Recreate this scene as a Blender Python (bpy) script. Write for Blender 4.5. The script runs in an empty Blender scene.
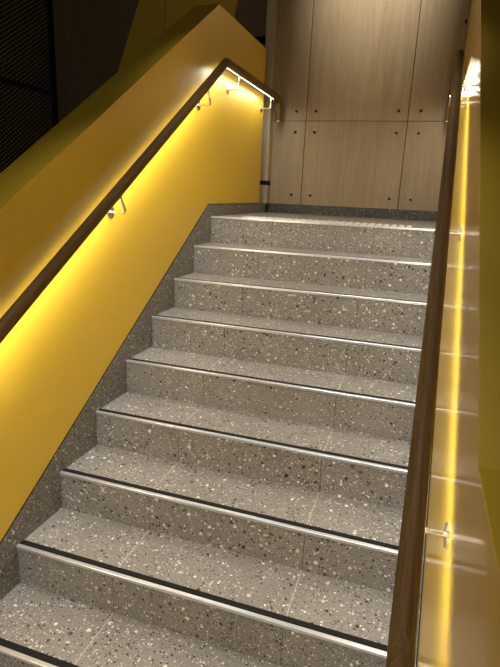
import bpy, bmesh, math
from mathutils import Vector, Matrix

C = bpy.context.scene.collection
sc = bpy.context.scene
sc.view_settings.view_transform = 'Standard'
sc.view_settings.look = 'None'
sc.view_settings.exposure = 0.0

# ---------------------------------------------------------------- dimensions
R = 0.165            # riser
T = 0.2627           # going
S = R / T            # pitch
W = 1.433            # clear width between the yellow parapets
NS = 9               # risers
ZB = -NS * R         # lower floor
YB = -NS * T
HP = 1.188           # parapet above pitch line
HS = 0.1027          # skirting above pitch line
HL = 0.074           # skirting above landing
YW = 1.30            # timber wall face
ZC = 2.75            # ceiling
JX = (0.412, 1.034)  # tile joints

# ---------------------------------------------------------------- materials
def new_mat(name):
    m = bpy.data.materials.new(name); m.use_nodes = True
    nt = m.node_tree; nt.nodes.clear()
    out = nt.nodes.new('ShaderNodeOutputMaterial')
    b = nt.nodes.new('ShaderNodeBsdfPrincipled')
    nt.links.new(b.outputs[0], out.inputs[0])
    return m, nt, b
def N(nt, t, **kw):
    n = nt.nodes.new(t)
    for k, v in kw.items(): setattr(n, k, v)
    return n
def math_(nt, op, a, b=None, clamp=False):
    n = N(nt, 'ShaderNodeMath', operation=op); n.use_clamp = clamp
    for i, v in enumerate((a, b)):
        if v is None: continue
        if isinstance(v, (int, float)): n.inputs[i].default_value = v
        else: nt.links.new(v, n.inputs[i])
    return n.outputs[0]
def mixc(nt, fac, a, b):
    n = N(nt, 'ShaderNodeMix', data_type='RGBA')
    for sock, v in ((n.inputs[0], fac), (n.inputs[6], a), (n.inputs[7], b)):
        if isinstance(v, (int, float)): sock.default_value = v
        elif isinstance(v, tuple): sock.default_value = v + (1,) if len(v) == 3 else v
        else: nt.links.new(v, sock)
    return n.outputs[2]

def terrazzo(name, base, dark=0.0, joints=True):
    m, nt, b = new_mat(name)
    geo = N(nt, 'ShaderNodeNewGeometry'); pos = geo.outputs['Position']
    # cloudy base
    nz = N(nt, 'ShaderNodeTexNoise'); nz.inputs['Scale'].default_value = 5; nz.inputs['Detail'].default_value = 6
    nt.links.new(pos, nz.inputs['Vector'])
    nf = N(nt, 'ShaderNodeTexNoise'); nf.inputs['Scale'].default_value = 240; nf.inputs['Detail'].default_value = 3
    nt.links.new(pos, nf.inputs['Vector'])
    f1 = math_(nt, 'MULTIPLY_ADD', nz.outputs[0], 1.6, True) ; f1.node.inputs[2].default_value = -0.3
    col = mixc(nt, f1, tuple(c*0.82 for c in base), tuple(c*1.18 for c in base))
    f2 = math_(nt, 'MULTIPLY_ADD', nf.outputs[0], 2.4, True); f2.node.inputs[2].default_value = -0.7
    col = mixc(nt, f2, mixc(nt, 0.28, col, (0.05, 0.045, 0.04)), mixc(nt, 0.16, col, (0.7, 0.66, 0.6)))
    # warp
    wn = N(nt, 'ShaderNodeTexNoise'); wn.inputs['Scale'].default_value = 130
    nt.links.new(pos, wn.inputs['Vector'])
    vs = N(nt, 'ShaderNodeVectorMath', operation='MULTIPLY_ADD')
    nt.links.new(wn.outputs['Color'], vs.inputs[0]); vs.inputs[1].default_value = (0.006,)*3; nt.links.new(pos, vs.inputs[2])
    wp = vs.outputs[0]
    for scale, r, lo, hi, seed in ((58, 0.27, 0.09, 0.90, 0.0), (100, 0.29, 0.12, 0.88, 3.3), (185, 0.30, 0.16, 0.86, 7.7)):
        vo = N(nt, 'ShaderNodeTexVoronoi', feature='F1'); vo.inputs['Scale'].default_value = scale
        ad = N(nt, 'ShaderNodeVectorMath', operation='ADD'); nt.links.new(wp, ad.inputs[0]); ad.inputs[1].default_value = (seed, seed*.7, seed*.3)
        nt.links.new(ad.outputs[0], vo.inputs['Vector'])
        sep = N(nt, 'ShaderNodeSeparateColor'); nt.links.new(vo.outputs['Color'], sep.inputs[0])
        rad = math_(nt, 'MULTIPLY_ADD', sep.outputs[1], 0.28); rad.node.inputs[2].default_value = r - 0.08
        inside = math_(nt, 'LESS_THAN', vo.outputs['Distance'], rad)
        isw = math_(nt, 'GREATER_THAN', sep.outputs[0], hi)
        isb = math_(nt, 'LESS_THAN', sep.outputs[0], lo)
        wc = mixc(nt, sep.outputs[2], (0.42, 0.39, 0.35), (0.92, 0.90, 0.86))
        bc = mixc(nt, sep.outputs[2], (0.02, 0.018, 0.018), (0.10, 0.08, 0.07))
        col = mixc(nt, math_(nt, 'MULTIPLY', inside, isw), col, wc)
        col = mixc(nt, math_(nt, 'MULTIPLY', inside, isb), col, bc)
    if joints:
        sp = N(nt, 'ShaderNodeSeparateXYZ'); nt.links.new(pos, sp.inputs[0])
        sn = N(nt, 'ShaderNodeSeparateXYZ'); nt.links.new(geo.outputs['Normal'], sn.inputs[0])
        up = math_(nt, 'GREATER_THAN', sn.outputs[2], 0.5)
        jc = mixc(nt, up, (0.07, 0.065, 0.06), (0.55, 0.50, 0.42))
        for jx in JX:
            d = math_(nt, 'ABSOLUTE', math_(nt, 'SUBTRACT', sp.outputs[0], jx))
            hw = math_(nt, 'MULTIPLY_ADD', up, 0.0003); hw.node.inputs[2].default_value = 0.0015
            col = mixc(nt, math_(nt, 'MULTIPLY', math_(nt, 'LESS_THAN', d, hw), 0.85), col, jc)
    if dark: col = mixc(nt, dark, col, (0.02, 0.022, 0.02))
    nt.links.new(col, b.inputs['Base Color'])
    b.inputs['Roughness'].default_value = 0.42
    b.inputs['Specular IOR Level'].default_value = 0.4
    return m

def wood(name, c1, c2, scale=(14, 14, 0.9), rough=0.5, rot=None, coat=0.0, spec=0.35):
    m, nt, b = new_mat(name)
    tc = N(nt, 'ShaderNodeNewGeometry')
    mp = N(nt, 'ShaderNodeMapping'); nt.links.new(tc.outputs['Position'], mp.inputs[0])
    if rot: mp.vector_type = 'POINT'; mp.inputs['Rotation'].default_value = rot
    mp2 = N(nt, 'ShaderNodeMapping'); mp2.inputs['Scale'].default_value = scale; nt.links.new(mp.outputs[0], mp2.inputs[0])
    n1 = N(nt, 'ShaderNodeTexNoise'); n1.inputs['Scale'].default_value = 1.0; n1.inputs['Detail'].default_value = 5; n1.inputs['Distortion'].default_value = 1.2
    nt.links.new(mp2.outputs[0], n1.inputs['Vector'])
    n2 = N(nt, 'ShaderNodeTexNoise'); n2.inputs['Scale'].default_value = 9.0; n2.inputs['Detail'].default_value = 3
    nt.links.new(mp2.outputs[0], n2.inputs['Vector'])
    f = math_(nt, 'ADD', math_(nt, 'MULTIPLY', n1.outputs[0], 1.3), math_(nt, 'MULTIPLY', n2.outputs[0], 0.9))
    f = math_(nt, 'SUBTRACT', f, 0.62, True)
    nt.links.new(mixc(nt, f, c1, c2), b.inputs['Base Color'])
    b.inputs['Roughness'].default_value = rough
    b.inputs['Specular IOR Level'].default_value = spec
    if coat: b.inputs['Coat Weight'].default_value = coat; b.inputs['Coat Roughness'].default_value = 0.25
    return m

def plain(name, col, rough=0.5, metal=0.0, spec=0.5, coat=0.0, coat_r=0.1):
    m, nt, b = new_mat(name)
    tc = N(nt, 'ShaderNodeNewGeometry')
    nz = N(nt, 'ShaderNodeTexNoise'); nz.inputs['Scale'].default_value = 3; nz.inputs['Detail'].default_value = 4
    nt.links.new(tc.outputs['Position'], nz.inputs['Vector'])
    nt.links.new(mixc(nt, nz.outputs[0], tuple(c*0.95 for c in col), tuple(min(1, c*1.05) for c in col)), b.inputs['Base Color'])
    b.inputs['Roughness'].default_value = rough; b.inputs['Metallic'].default_value = metal
    b.inputs['Specular IOR Level'].default_value = spec
    b.inputs['Coat Weight'].default_value = coat; b.inputs['Coat Roughness'].default_value = coat_r
    return m

def emit(name, col, strength):
    m = bpy.data.materials.new(name); m.use_nodes = True; nt = m.node_tree; nt.nodes.clear()
    out = nt.nodes.new('ShaderNodeOutputMaterial'); e = nt.nodes.new('ShaderNodeEmission')
    e.inputs[0].default_value = col + (1,); e.inputs[1].default_value = strength
    nt.links.new(e.outputs[0], out.inputs[0]); return m

def perforated(name):
    m, nt, b = new_mat(name)
    geo = N(nt, 'ShaderNodeNewGeometry')
    sp = N(nt, 'ShaderNodeSeparateXYZ'); nt.links.new(geo.outputs['Position'], sp.inputs[0])
    p = 0.036
    def grid(oy, oz):
        u = math_(nt, 'FRACT', math_(nt, 'ADD', math_(nt, 'DIVIDE', sp.outputs[1], p*1.5), 50+oy))
        v = math_(nt, 'FRACT', math_(nt, 'ADD', math_(nt, 'DIVIDE', sp.outputs[2], p), 50+oz))
        du = math_(nt, 'SUBTRACT', u, 0.5); dv = math_(nt, 'SUBTRACT', v, 0.5)
        d = math_(nt, 'SQRT', math_(nt, 'ADD', math_(nt, 'MULTIPLY', math_(nt, 'MULTIPLY', du, du), 2.2), math_(nt, 'MULTIPLY', dv, dv)))
        return math_(nt, 'LESS_THAN', d, 0.25)
    a = math_(nt, 'MAXIMUM', grid(0, 0), grid(.5, .5))
    nt.links.new(mixc(nt, a, (0.006, 0.0055, 0.004), (0.55, 0.45, 0.28)), b.inputs['Base Color'])
    b.inputs['Roughness'].default_value = 0.6
    return m

YEL = (0.68, 0.455, 0.034)
M = {}
M['tz'] = terrazzo('terrazzo_tread', (0.252, 0.240, 0.228))
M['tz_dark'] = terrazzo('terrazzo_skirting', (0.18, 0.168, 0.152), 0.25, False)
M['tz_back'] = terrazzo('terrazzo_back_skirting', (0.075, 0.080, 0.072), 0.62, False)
M['yellow'] = plain('yellow_satin_paint', YEL, 0.42, spec=0.5, coat=0.25, coat_r=0.22)
M['yellow_gloss'] = plain('yellow_gloss_paint', YEL, 0.40, spec=0.5, coat=0.38, coat_r=0.11)
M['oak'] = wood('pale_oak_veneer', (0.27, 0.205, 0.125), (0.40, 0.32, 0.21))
M['oak_shaded'] = wood('shaded_oak_veneer', (0.16, 0.105, 0.055), (0.21, 0.145, 0.08))  # same oak as the panels, with shade put into its darker colours
M['oak_edge'] = wood('oak_lipping', (0.40, 0.33, 0.23), (0.50, 0.42, 0.30))
ang = math.atan(S)
M['rail'] = wood('walnut_stained_rail', (0.060, 0.034, 0.012), (0.250, 0.150, 0.058), scale=(45, 1.6, 45), rough=0.6, rot=(-ang, 0, 0), spec=0.15)
M['steel'] = plain('brushed_stainless', (0.72, 0.70, 0.66), 0.25, metal=1.0)
M['alu'] = plain('aluminium_nosing', (0.72, 0.75, 0.80), 0.33, metal=0.7, spec=0.7)
M['grip'] = plain('black_grip', (0.012, 0.012, 0.013), 0.75, spec=0.2)
M['black'] = plain('black_gap', (0.01, 0.009, 0.008), 0.7, spec=0.2)
M['joint'] = plain('dark_joint', (0.02, 0.018, 0.012), 0.8, spec=0.1)
M['stud'] = plain('steel_stud', (0.70, 0.69, 0.66), 0.4, metal=0.3)
M['led'] = emit('led_diffuser', (1.0, 0.90, 0.74), 14.0)
M['ceil'] = plain('dark_ceiling', (0.09, 0.085, 0.08), 0.9, spec=0.1)
M['mesh'] = perforated('perforated_metal')
M['lamp'] = emit('downlight_lens', (1.0, 0.93, 0.82), 3.0)
M['frame'] = plain('black_metal_frame', (0.012, 0.012, 0.01), 0.5)
M['white'] = plain('white_plastic', (0.75, 0.74, 0.70), 0.5)

# ---------------------------------------------------------------- helpers
def box(bm, x0, x1, y0, y1, z0, z1):
    v = [bm.verts.new(p) for p in ((x0,y0,z0),(x1,y0,z0),(x1,y1,z0),(x0,y1,z0),(x0,y0,z1),(x1,y0,z1),(x1,y1,z1),(x0,y1,z1))]
    for f in ((0,3,2,1),(4,5,6,7),(0,1,5,4),(1,2,6,5),(2,3,7,6),(3,0,4,7)):
        bm.faces.new([v[i] for i in f])
def prism_x(bm, pts, x0, x1):
    """extrude a y-z polygon along x"""
    a = [bm.verts.new((x0, y, z)) for y, z in pts]; b = [bm.verts.new((x1, y, z)) for y, z in pts]
    bm.faces.new(a); bm.faces.new(b[::-1])
    n = len(pts)
    for i in range(n):
        j = (i+1) % n
        bm.faces.new((a[j], a[i], b[i], b[j]))
def prism_y(bm, pts, y0, y1):
    a = [bm.verts.new((x, y0, z)) for x, z in pts]; b = [bm.verts.new((x, y1, z)) for x, z in pts]
    bm.faces.new(a); bm.faces.new(b[::-1])
    n = len(pts)
    for i in range(n):
        j = (i+1) % n
        bm.faces.new((a[j], a[i], b[i], b[j]))
def frames(path):
    """tangent, side, normal; side stays along x for paths in a y-z plane"""
    out = []
    n = len(path)
    for i, p in enumerate(path):
        t = (path[min(i+1, n-1)] - path[max(i-1, 0)]).normalized()
        out.append(t)
    return out
def tube(bm, path, r, seg=20, squash=1.0, cap=True, ref=Vector((1, 0, 0)), dome=False):
    path = [Vector(p) for p in path]
    ts = frames(path)
    rings = []
    side = ref
    def ring(p, t, k):
        nonlocal side
        s = (side - t * side.dot(t))
        if s.length < 1e-4: s = t.orthogonal()
        s.normalize(); side = s
        u = t.cross(s)
        return [bm.verts.new(p + s*(math.cos(a)*r*k) + u*(math.sin(a)*r*k*squash)) for a in [2*math.pi*i/seg for i in range(seg)]]
    if dome:
        for j in (4, 3, 2, 1):
            a = j*math.pi/10; rings.append(ring(path[0] - ts[0]*(r*0.35*math.sin(a)), ts[0], math.cos(a)))
    for p, t in zip(path, ts): rings.append(ring(p, t, 1.0))
    if dome:
        for j in (1, 2, 3, 4):
            a = j*math.pi/10; rings.append(ring(path[-1] + ts[-1]*(r*0.35*math.sin(a)), ts[-1], math.cos(a)))
    for a, b in zip(rings, rings[1:]):
        for i in range(seg):
            j = (i+1) % seg
            bm.faces.new((a[i], a[j], b[j], b[i]))
    if cap:
        bm.faces.new(rings[0][::-1]); bm.faces.new(rings[-1])
def disc(bm, c, axis, r, t, seg=28, bev=0.0):
    axis = Vector(axis).normalized(); c = Vector(c)
    s = axis.orthogonal().normalized(); u = axis.cross(s)
    prof = [(0, r), (t-bev, r), (t, r-bev)] if bev else [(0, r), (t, r)]
    rings = [[bm.verts.new(c + axis*h + (s*math.cos(a) + u*math.sin(a))*rr) for a in [2*math.pi*i/seg for i in range(seg)]] for h, rr in prof]
    for a, b in zip(rings, rings[1:]):
        for i in range(seg):
            j = (i+1) % seg; bm.faces.new((a[i], a[j], b[j], b[i]))
    bm.faces.new(rings[0][::-1]); bm.faces.new(rings[-1])
def obj(name, bm, mat, parent=None, smooth=False, bevel=0.0):
    """mesh written in world coordinates, its origin moved to the parent's"""
    bmesh.ops.recalc_face_normals(bm, faces=bm.faces)
    me = bpy.data.meshes.new(name); 
    off = Vector((0, 0, 0)); q = parent
    while q is not None: off += q.location; q = q.parent
    if off.length: bmesh.ops.translate(bm, verts=bm.verts, vec=-off)
    if smooth:
        for f in bm.faces: f.smooth = True
        for e in bm.edges:
            if len(e.link_faces) == 2 and e.calc_face_angle(0) > 0.7: e.smooth = False
    bm.to_mesh(me); bm.free()
    me.materials.append(mat)
    o = bpy.data.objects.new(name, me); C.objects.link(o)
    if parent is not None: o.parent = parent
    if bevel:
        b = o.modifiers.new('bevel', 'BEVEL'); b.width = bevel; b.segments = 2; b.limit_method = 'ANGLE'
    return o
def thing(name, label, cat, loc, group=None):
    o = bpy.data.objects.new(name, None); C.objects.link(o); o.location = loc; o.empty_display_size = 0.1
    o['label'] = label; o['category'] = cat
    if group: o['group'] = group
    return o
def tag(o, label, cat, group=None):
    o['label'] = label; o['category'] = cat
    if group: o['group'] = group
    return o
def struct(name, bm, mat, **kw):
    o = obj(name, bm, mat, **kw); o['kind'] = 'structure'; return o

# ---------------------------------------------------------------- shell
XL, XR, YF = -2.18, 2.55, -4.6
bm = bmesh.new(); box(bm, 0, W, .05, YW + .02, -0.1, 0); struct('floor', bm, M['tz'])
bm = bmesh.new(); box(bm, XL - .1, XR + .1, YF, YW + .2, ZB - .1, ZB); struct('floor.001', bm, M['tz'])
bm = bmesh.new(); box(bm, XL - .1, XR + .1, YF, YW + .2, ZC, ZC + .1); struct('ceiling', bm, M['ceil'])
bm = bmesh.new(); box(bm, 0.0, XR, YW + .02, YW + .12, ZB, ZC); struct('wall_back', bm, M['joint'])
bm = bmesh.new(); box(bm, XL, -0.0, YW + .02, YW + .12, ZB, ZC); struct('wall_back_left', bm, M['oak_shaded'])
bm = bmesh.new(); box(bm, XL - .1, XL, YF, YW + .12, ZB, ZC); struct('wall_left', bm, M['oak_shaded'])
bm = bmesh.new(); box(bm, XR, XR + .1, YF, YW + .12, ZB, ZC); struct('wall_right', bm, M['oak_shaded'])

# perforated screen on the left wall
ps = thing('perforated_screen', 'dark perforated metal screen on the left wall beyond the yellow parapet', 'screen', (XL + .01, 0, ZB))
for z0, z1 in ((ZB, 0.955), (1.0, ZC)):
    bm = bmesh.new(); box(bm, XL + .002, XL + .012, -3.4, YW - .055, z0, z1); obj('mesh_panel', bm, M['mesh'], ps)
bm = bmesh.new(); box(bm, XL + .002, XL + .016, -3.4, YW - .055, 0.957, 0.998); obj('rail_strip', bm, M['frame'], ps)
bm = bmesh.new(); box(bm, XL + .002, XL + .03, YW - .053, YW + .018, ZB, ZC); obj('edge_frame', bm, M['frame'], ps)

# yellow parapets
BEND = (1.228 - HP) / S
LB = -2.306
def para_profile(ytop, top_bend=True):
    z_low = HP + S*LB
    pts = [(-3.6, ZB), (-3.6, z_low), (LB, z_low)]
    if top_bend: pts += [(BEND, 1.228), (ytop, 1.228)]
    else: pts += [(ytop, HP + S*ytop)]
    pts += [(ytop, 0.0 if top_bend else ZB)]
    return pts
bm = bmesh.new()
pp = para_profile(1.036); pp[-1] = (1.036, ZB); prism_x(bm, pp, -0.168, -0.004)
struct('wall_parapet_left', bm, M['yellow'], bevel=0.0015)
bm = bmesh.new(); prism_x(bm, para_profile(YW, False), W + .0, W + .20)
struct('wall_parapet_right', bm, M['yellow_gloss'], bevel=0.0015)

# skirtings (terrazzo stringers)
def skirt_profile(ytop, y0=YB - T):
    yb = (HL - HS) / S
    return [(y0 - .6, ZB), (y0 - .6, ZB + HL), ((ZB + HL - HS)/S, ZB + HL), (yb, HL), (ytop, HL), (ytop, 0 - .02), (ytop, -.5), (T, -.5), (YB + 2*T, ZB)]
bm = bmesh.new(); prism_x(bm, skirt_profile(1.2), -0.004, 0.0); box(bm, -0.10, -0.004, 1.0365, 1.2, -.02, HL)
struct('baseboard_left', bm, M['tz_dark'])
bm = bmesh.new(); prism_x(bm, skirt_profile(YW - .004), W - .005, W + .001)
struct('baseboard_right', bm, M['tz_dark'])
def joint_line(x0, x1, ytop):
    yb = (HL - HS) / S; t = .005; z0 = ZB + HL; ya = (ZB + HL - HS)/S
    return [(YB-T-.6, z0), (ya, z0), (yb, HL), (ytop, HL), (ytop, HL+t), (yb - t*.3, HL+t), (ya - t*.3, z0+t), (YB-T-.6, z0+t)]
bm = bmesh.new(); prism_x(bm, joint_line(0, 0, 1.036), -0.004, -0.0015); struct('trim_1', bm, M['joint'])
bm = bmesh.new(); prism_x(bm, joint_line(0, 0, YW - .004), W - .003, W + .001); struct('trim_2', bm, M['joint'])
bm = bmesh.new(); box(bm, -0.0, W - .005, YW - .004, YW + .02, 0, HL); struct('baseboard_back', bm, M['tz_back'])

# ---------------------------------------------------------------- staircase
st = thing('staircase', 'grey speckled terrazzo staircase rising between two yellow parapets', 'staircase', (0, YB, ZB))
for k in range(NS):
    zt = -k*R; yf = -k*T
    bm = bmesh.new(); box(bm, 0.0, W - .005, yf, (yf + T if k else .05), zt - R, zt - .0)
    s = obj('step', bm, M['tz'], st)
    # aluminium nosing with an upstand to the front
    prof = [(yf - .005, zt - .0085), (yf - .005, zt + .0015), (yf - .003, zt + .003), (yf + .009, zt + .003), (yf + .009, zt - .0005), (yf - .0005, zt - .0005), (yf - .0005, zt - .0085)]
    bm = bmesh.new(); prism_x(bm, prof, 0.001, W - .006)
    n = obj('nosing', bm, M['alu'], s)
    bm = bmesh.new(); box(bm, 0.001, W - .006, yf + .0092, yf + (.034 if k else .016), zt - .0004, zt + .0022)
    obj('grip_insert', bm, M['grip'], s)

# tactile studs on the landing
tp = thing('tactile_strip', 'band of small raised steel warning studs across the landing above the top step', 'tactile strip', (0.7, 0.12, 0))
for j in range(4):
    for i in range(24):
        x = 0.20 + i*0.0445 + (0.0); y = 0.065 + j*0.050
        bm = bmesh.new()
        prof = [(0, .0165), (.003, .0160), (.0065, .0110), (.007, .0)]
        rings = []
        for h, r in prof[:-1]:
            rings.append([bm.verts.new((x + math.cos(a)*r, y + math.sin(a)*r, h)) for a in [2*math.pi*q/12 for q in range(12)]])
        for a, b in zip(rings, rings[1:]):
            for q in range(12): bm.faces.new((a[q], a[(q+1) % 12], b[(q+1) % 12], b[q]))
        bm.faces.new(rings[-1]); bm.faces.new(rings[0][::-1])
        obj('stud', bm, M['stud'], tp, smooth=True)

# ---------------------------------------------------------------- timber wall panels
def panel(x0, x1, z0, z1, label, pins, knob=None):
    p = thing('wall_panel', label, 'wall panel', ((x0+x1)/2, YW, z0), 'oak veneered panels on the landing wall')
    bm = bmesh.new(); box(bm, x0, x1, YW, YW + .018, z0, z1); obj('board', bm, M['oak'], p, bevel=.001)
    for x, z in pins:
        bm = bmesh.new(); disc(bm, (x, YW - .0002, z), (0, -1, 0), .0095, .003, 16); disc(bm, (x, YW - .002, z), (0, -1, 0), .0070, .034, 14, bev=.002)
        obj('fixing_pin', bm, M['black'], p, smooth=True)
G = .0025
XA, XB_, ZJ = .2845, 1.090, .745
zt1, zl1, zl2 = .818, .657, .157
cols = [(.006, XA - G), (XA + G, XB_ - G), (XB_ + G, W - .001)]
lowlab = ['narrow lower oak panel beside the left parapet end', 'wide lower oak panel in the middle of the landing wall', 'lower oak panel at the right, partly behind the right handrail']
uplab = ['narrow upper oak panel above the left handrail end', 'wide upper oak panel under the bright downlight pool', 'upper oak panel in the right corner behind the handrail top']
pinx = [(.203,), (.365, 1.016), (1.182,)]
for i, (x0, x1) in enumerate(cols):
    panel(x0, x1, HL + .002, ZJ - G*.8, lowlab[i], [(x, z) for x in pinx[i] for z in (zl1, zl2)])
    up = [(x, zt1) for x in pinx[i]]
    if i == 2: up.append((1.417, 1.415))
    panel(x0, x1, ZJ + G*.8, ZC - .01, uplab[i], up)
# post and black bands left of the panels
post = thing('corner_post', 'slim pale oak post standing beyond the end of the left parapet', 'post', (-.035, 1.25, 0))
bm = bmesh.new(); box(bm, -.068, .003, 1.215, YW + .018, HL + .002, .226); box(bm, -.068, .003, 1.215, YW + .018, .262, ZC - .002)
obj('post_body', bm, M['oak_edge'], post, bevel=.001)
bm = bmesh.new(); box(bm, -.066, .001, 1.219, YW + .016, .224, .264); obj('dark_band', bm, M['black'], post)
bm = bmesh.new(); box(bm, -.40, -.0685, YW + .008, YW + .0195, 1.335, 1.39); struct('trim_3', bm, M['black'])
bm = bmesh.new(); box(bm, -.30, -.0685, YW - .06, YW + .0195, -.02, HL); struct('trim_4', bm, M['tz_dark'])

# slanted yellow painted panels behind the left parapet
yp = thing('slanted_panel', 'yellow painted panel with a slanted left edge on the shaded timber behind the left parapet', 'wall panel', (-1.0, YW, ZB))
zt = 2.3; 
lx = lambda z: -1.24 + (z - 1.713)*(.232/.566)
rx = lambda z: -.345 + (z - 1.66)*0.22
bm = bmesh.new(); prism_y(bm, [(lx(.7), .7), (lx(.7), ZB), (-1.003, ZB), (-1.003, zt), (lx(zt), zt)], YW - .01, YW + .0195); obj('painted_board', bm, M['yellow'], yp)
bm = bmesh.new(); prism_y(bm, [(-.997, ZB), (rx(.7), ZB), (rx(.7), .7), (rx(zt), zt), (-.997, zt)], YW - .01, YW + .0195); obj('painted_board', bm, M['yellow'], yp)

# ---------------------------------------------------------------- handrails
RH = 0.90
def arc(p0, corner, p1, r, n=8):
    """round a corner"""
    p0, c, p1 = Vector(p0), Vector(corner), Vector(p1)
    a = (p0 - c).normalized(); b = (p1 - c).normalized()
    half = a.angle(b)/2; d = r/math.tan(half)
    s = c + a*d; e = c + b*d; cen = c + (a + b).normalized()*(r/math.sin(half))
    out = []
    v0 = s - cen; v1 = e - cen; th = v0.angle(v1)
    for i in range(n + 1):
        t = i/n
        out.append(cen + (v0*math.sin((1-t)*th) + v1*math.sin(t*th))/math.sin(th))
    return out
def handrail(rr, xr, xt, xe, xw, sgn, name_label, led_label, brackets):
    """xr rail axis, xw wall face, sgn +1 when the wall is on the -x side"""
    t = thing('handrail', name_label, 'handrail', (xw, -1.0, ZB))
    zb = ZB + RH
    P = [(xr, -3.0, zb), (xr, (zb - RH)/S, zb), (xt, 0.0, RH), (xe, 1.175, RH), (xe, 1.20, .735)]
    path = [Vector(P[0])] + arc(P[0], P[1], P[2], .07) + arc(P[1], P[2], P[3], .05) + arc(P[2], P[3], P[4], .06) + [Vector(P[4])]
    bm = bmesh.new(); tube(bm, path, rr, 24, dome=True); 
    obj('timber_rail', bm, M['rail'], t, smooth=True)
    bm = bmesh.new(); disc(bm, Vector(P[4]), (Vector(P[4]) - Vector(P[3])), rr + .0012, .010, 24, bev=.003); ec = obj('end_cap', bm, M['steel'], t, smooth=True); ec['label'] = 'polished steel end cap'
    # led profile under the rail, from the foot to just before the end return
    lp = [Vector((xr, -2.9, zb))] + arc(P[0], P[1], P[2], .07) + arc(P[1], P[2], P[3], .05) + [Vector((xe, 1.07, RH))]
    def strip(bm, width, depth, lat):
        rings = []
        for i, p in enumerate(lp):
            a = lp[max(i-1, 0)]; b = lp[min(i+1, len(lp)-1)]
            tg = (b - a).normalized(); nn = Vector((1, 0, 0)).cross(tg)     # upward normal
            th = lat*math.radians(28)
            dn = (-nn*math.cos(th) + Vector((1, 0, 0))*math.sin(th)).normalized(); sd = dn.cross(tg).normalized()
            rings.append([bm.verts.new(p + dn*(rr - .0036 + h) + sd*w) for h, w in ((0, -width), (0, width), (depth, width), (depth, -width))])
        for a, b in zip(rings, rings[1:]):
            for i in range(4): bm.faces.new((a[i], a[(i+1) % 4], b[(i+1) % 4], b[i]))
        bm.faces.new(rings[0][::-1]); bm.faces.new(rings[-1])
    bm = bmesh.new(); strip(bm, .0085, .0042, -sgn); obj('light_channel', bm, M['steel'], t)
    bm = bmesh.new(); strip(bm, .0060, .0058, -sgn); l = obj('light_strip', bm, M['led'], t); l['label'] = led_label
    # brackets
    for y in brackets:
        xb = xr + (xt - xr)*min(1, max(0, 1 - y/YB))
        if y > 0: c = Vector((xb, y, RH)); nn = Vector((0, 0, 1))
        else:
            nn = Vector((0, -S, 1)).normalized(); c = Vector((xb, y, 0))
            # wall plate at y: rail point lies back along the normal
            yr = y + nn.y*.108; c = Vector((xb, yr, RH + S*yr))
        low = c - nn*.108; wl = Vector((xw, low.y, low.z))
        k1 = wl + Vector((sgn*.004, 0, 0)); 
        pth = [k1] + arc(k1, low, c - nn*.02, .018, 6) + [c - nn*.024]
        bm = bmesh.new(); tube(bm, pth, .0070, 12, ref=Vector((0, 1, .3)))
        b = obj('bracket', bm, M['steel'], t, smooth=True)
        bm = bmesh.new(); disc(bm, wl, (sgn, 0, 0), .0280, .007, 28, bev=.002)
        obj('wall_plate', bm, M['steel'], b, smooth=True)
    return t
handrail(.0240, .0745, .0745, .0745, -.004, 1, 'round stained timber handrail with lit underside on the left parapet', 'warm white glowing light strip', (-2.07, -1.149, -.23, .234, .97))
handrail(.0228, W - .0810, W - .0575, W - .050, W, -1, 'round stained timber handrail in the right foreground on the right parapet', 'warm white glowing light strip', (-2.092, -1.149, -.23, .234, .97))

# ---------------------------------------------------------------- lights
def area_strip(p0, p1, width, power, col, down):
    p0, p1 = Vector(p0), Vector(p1)
    l = bpy.data.lights.new('strip_glow', 'AREA'); l.shape = 'RECTANGLE'
    l.size = (p1 - p0).length; l.size_y = width; l.energy = power; l.color = col
    o = bpy.data.objects.new('strip_glow', l); C.objects.link(o)
    x = (p1 - p0).normalized(); z = -Vector(down); z = (z - x*z.dot(x)).normalized(); y = z.cross(x)
    o.matrix_world = Matrix.Translation((p0 + p1)/2) @ Matrix((x, y, z)).transposed().to_4x4()
    return o
LC = (1.0, 0.92, 0.79)
nn = Vector((0, -S, 1)).normalized()
for xr, xt, sg in ((.0745, .0745, -1), (W - .0810, W - .0575, 1)):
    off = -nn*.036 + Vector((sg*-.004, 0, 0))
    d = (-nn + Vector((sg*-.02, 0, 0)))
    area_strip(Vector((xr, -2.33, RH - S*2.33)) + off, Vector((xt, -.02, RH - S*.02)) + off, .008, 8.6, LC, d)
    area_strip((xt + sg*-.004, .02, RH - .036), (xt + sg*-.004, 1.07, RH - .036), .008, 2.6, LC, (sg*-.02, 0, -1))
    area_strip((xr + sg*-.004, -3.0, ZB + RH - .036), (xr + sg*-.004, -2.4, ZB + RH - .036), .008, 3, LC, (sg*-.02, 0, -1))

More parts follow.
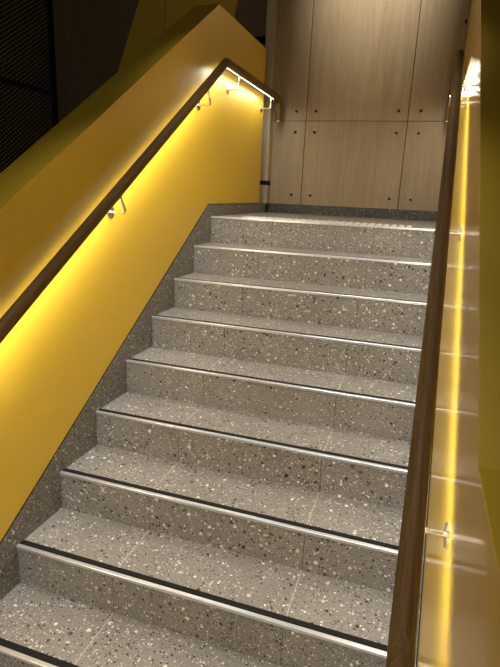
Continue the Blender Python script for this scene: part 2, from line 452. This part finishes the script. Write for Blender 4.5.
def downlight(x, y, energy, angle, blend, label, rad=.04, aim=(0, 0, -1), col=(1.0, 0.955, 0.88)):
    t = thing('downlight', label, 'downlight', (x, y, ZC))
    bm = bmesh.new(); disc(bm, (x, y, ZC), (0, 0, -1), .06, .006, 32, bev=.002); obj('trim_ring', bm, M['white'], t, smooth=True)
    bm = bmesh.new(); disc(bm, (x, y, ZC - .006), (0, 0, -1), .042, .002, 32); obj('lens', bm, M['lamp'], t)
    l = bpy.data.lights.new('downlight_beam', 'SPOT'); l.energy = energy; l.spot_size = math.radians(angle); l.spot_blend = blend
    l.shadow_soft_size = rad; l.color = col
    o = bpy.data.objects.new('downlight_beam', l); C.objects.link(o); o.location = (x, y, ZC - .03)
    o.rotation_euler = Vector(aim).to_track_quat('-Z', 'Y').to_euler()
downlight(.80, .22, 210, 50, 1.0, 'round recessed downlight in the ceiling over the landing', rad=.02, aim=(-.03, 1, -.80), col=(1.0, .90, .73))
downlight(.70, -.50, 105, 48, .8, 'round recessed downlight in the ceiling over the upper stairs')
downlight(.70, -1.60, 100, 42, .8, 'round recessed downlight in the ceiling over the middle of the stairs')
downlight(.66, -2.55, 105, 42, .8, 'round recessed downlight in the ceiling over the foot of the stairs')

w = bpy.data.worlds.new('world'); sc.world = w; w.use_nodes = True
w.node_tree.nodes['Background'].inputs[0].default_value = (1.0, 0.93, 0.8, 1)
w.node_tree.nodes['Background'].inputs[1].default_value = 0.34

# ---------------------------------------------------------------- camera
f = 514.79
CM = [[0.9485959034518817, 0.31364000699363953, 0.042376384547739954], [0.12173121782273458, -0.2379777446808677, -0.9636120088728666], [-0.29214264077964064, 0.9192369330317605, -0.2639244937262557]]
cam = bpy.data.cameras.new('camera'); co = bpy.data.objects.new('camera', cam); C.objects.link(co)
cam.sensor_fit = 'HORIZONTAL'; cam.sensor_width = 36; cam.lens = f/500*36; cam.clip_start = .02
r0, r1, r2 = (Vector(r) for r in CM)
co.matrix_world = Matrix.Translation((1.2978, -3.1515, 0.1591)) @ Matrix((r0, -r1, -r2)).transposed().to_4x4()
sc.camera = co
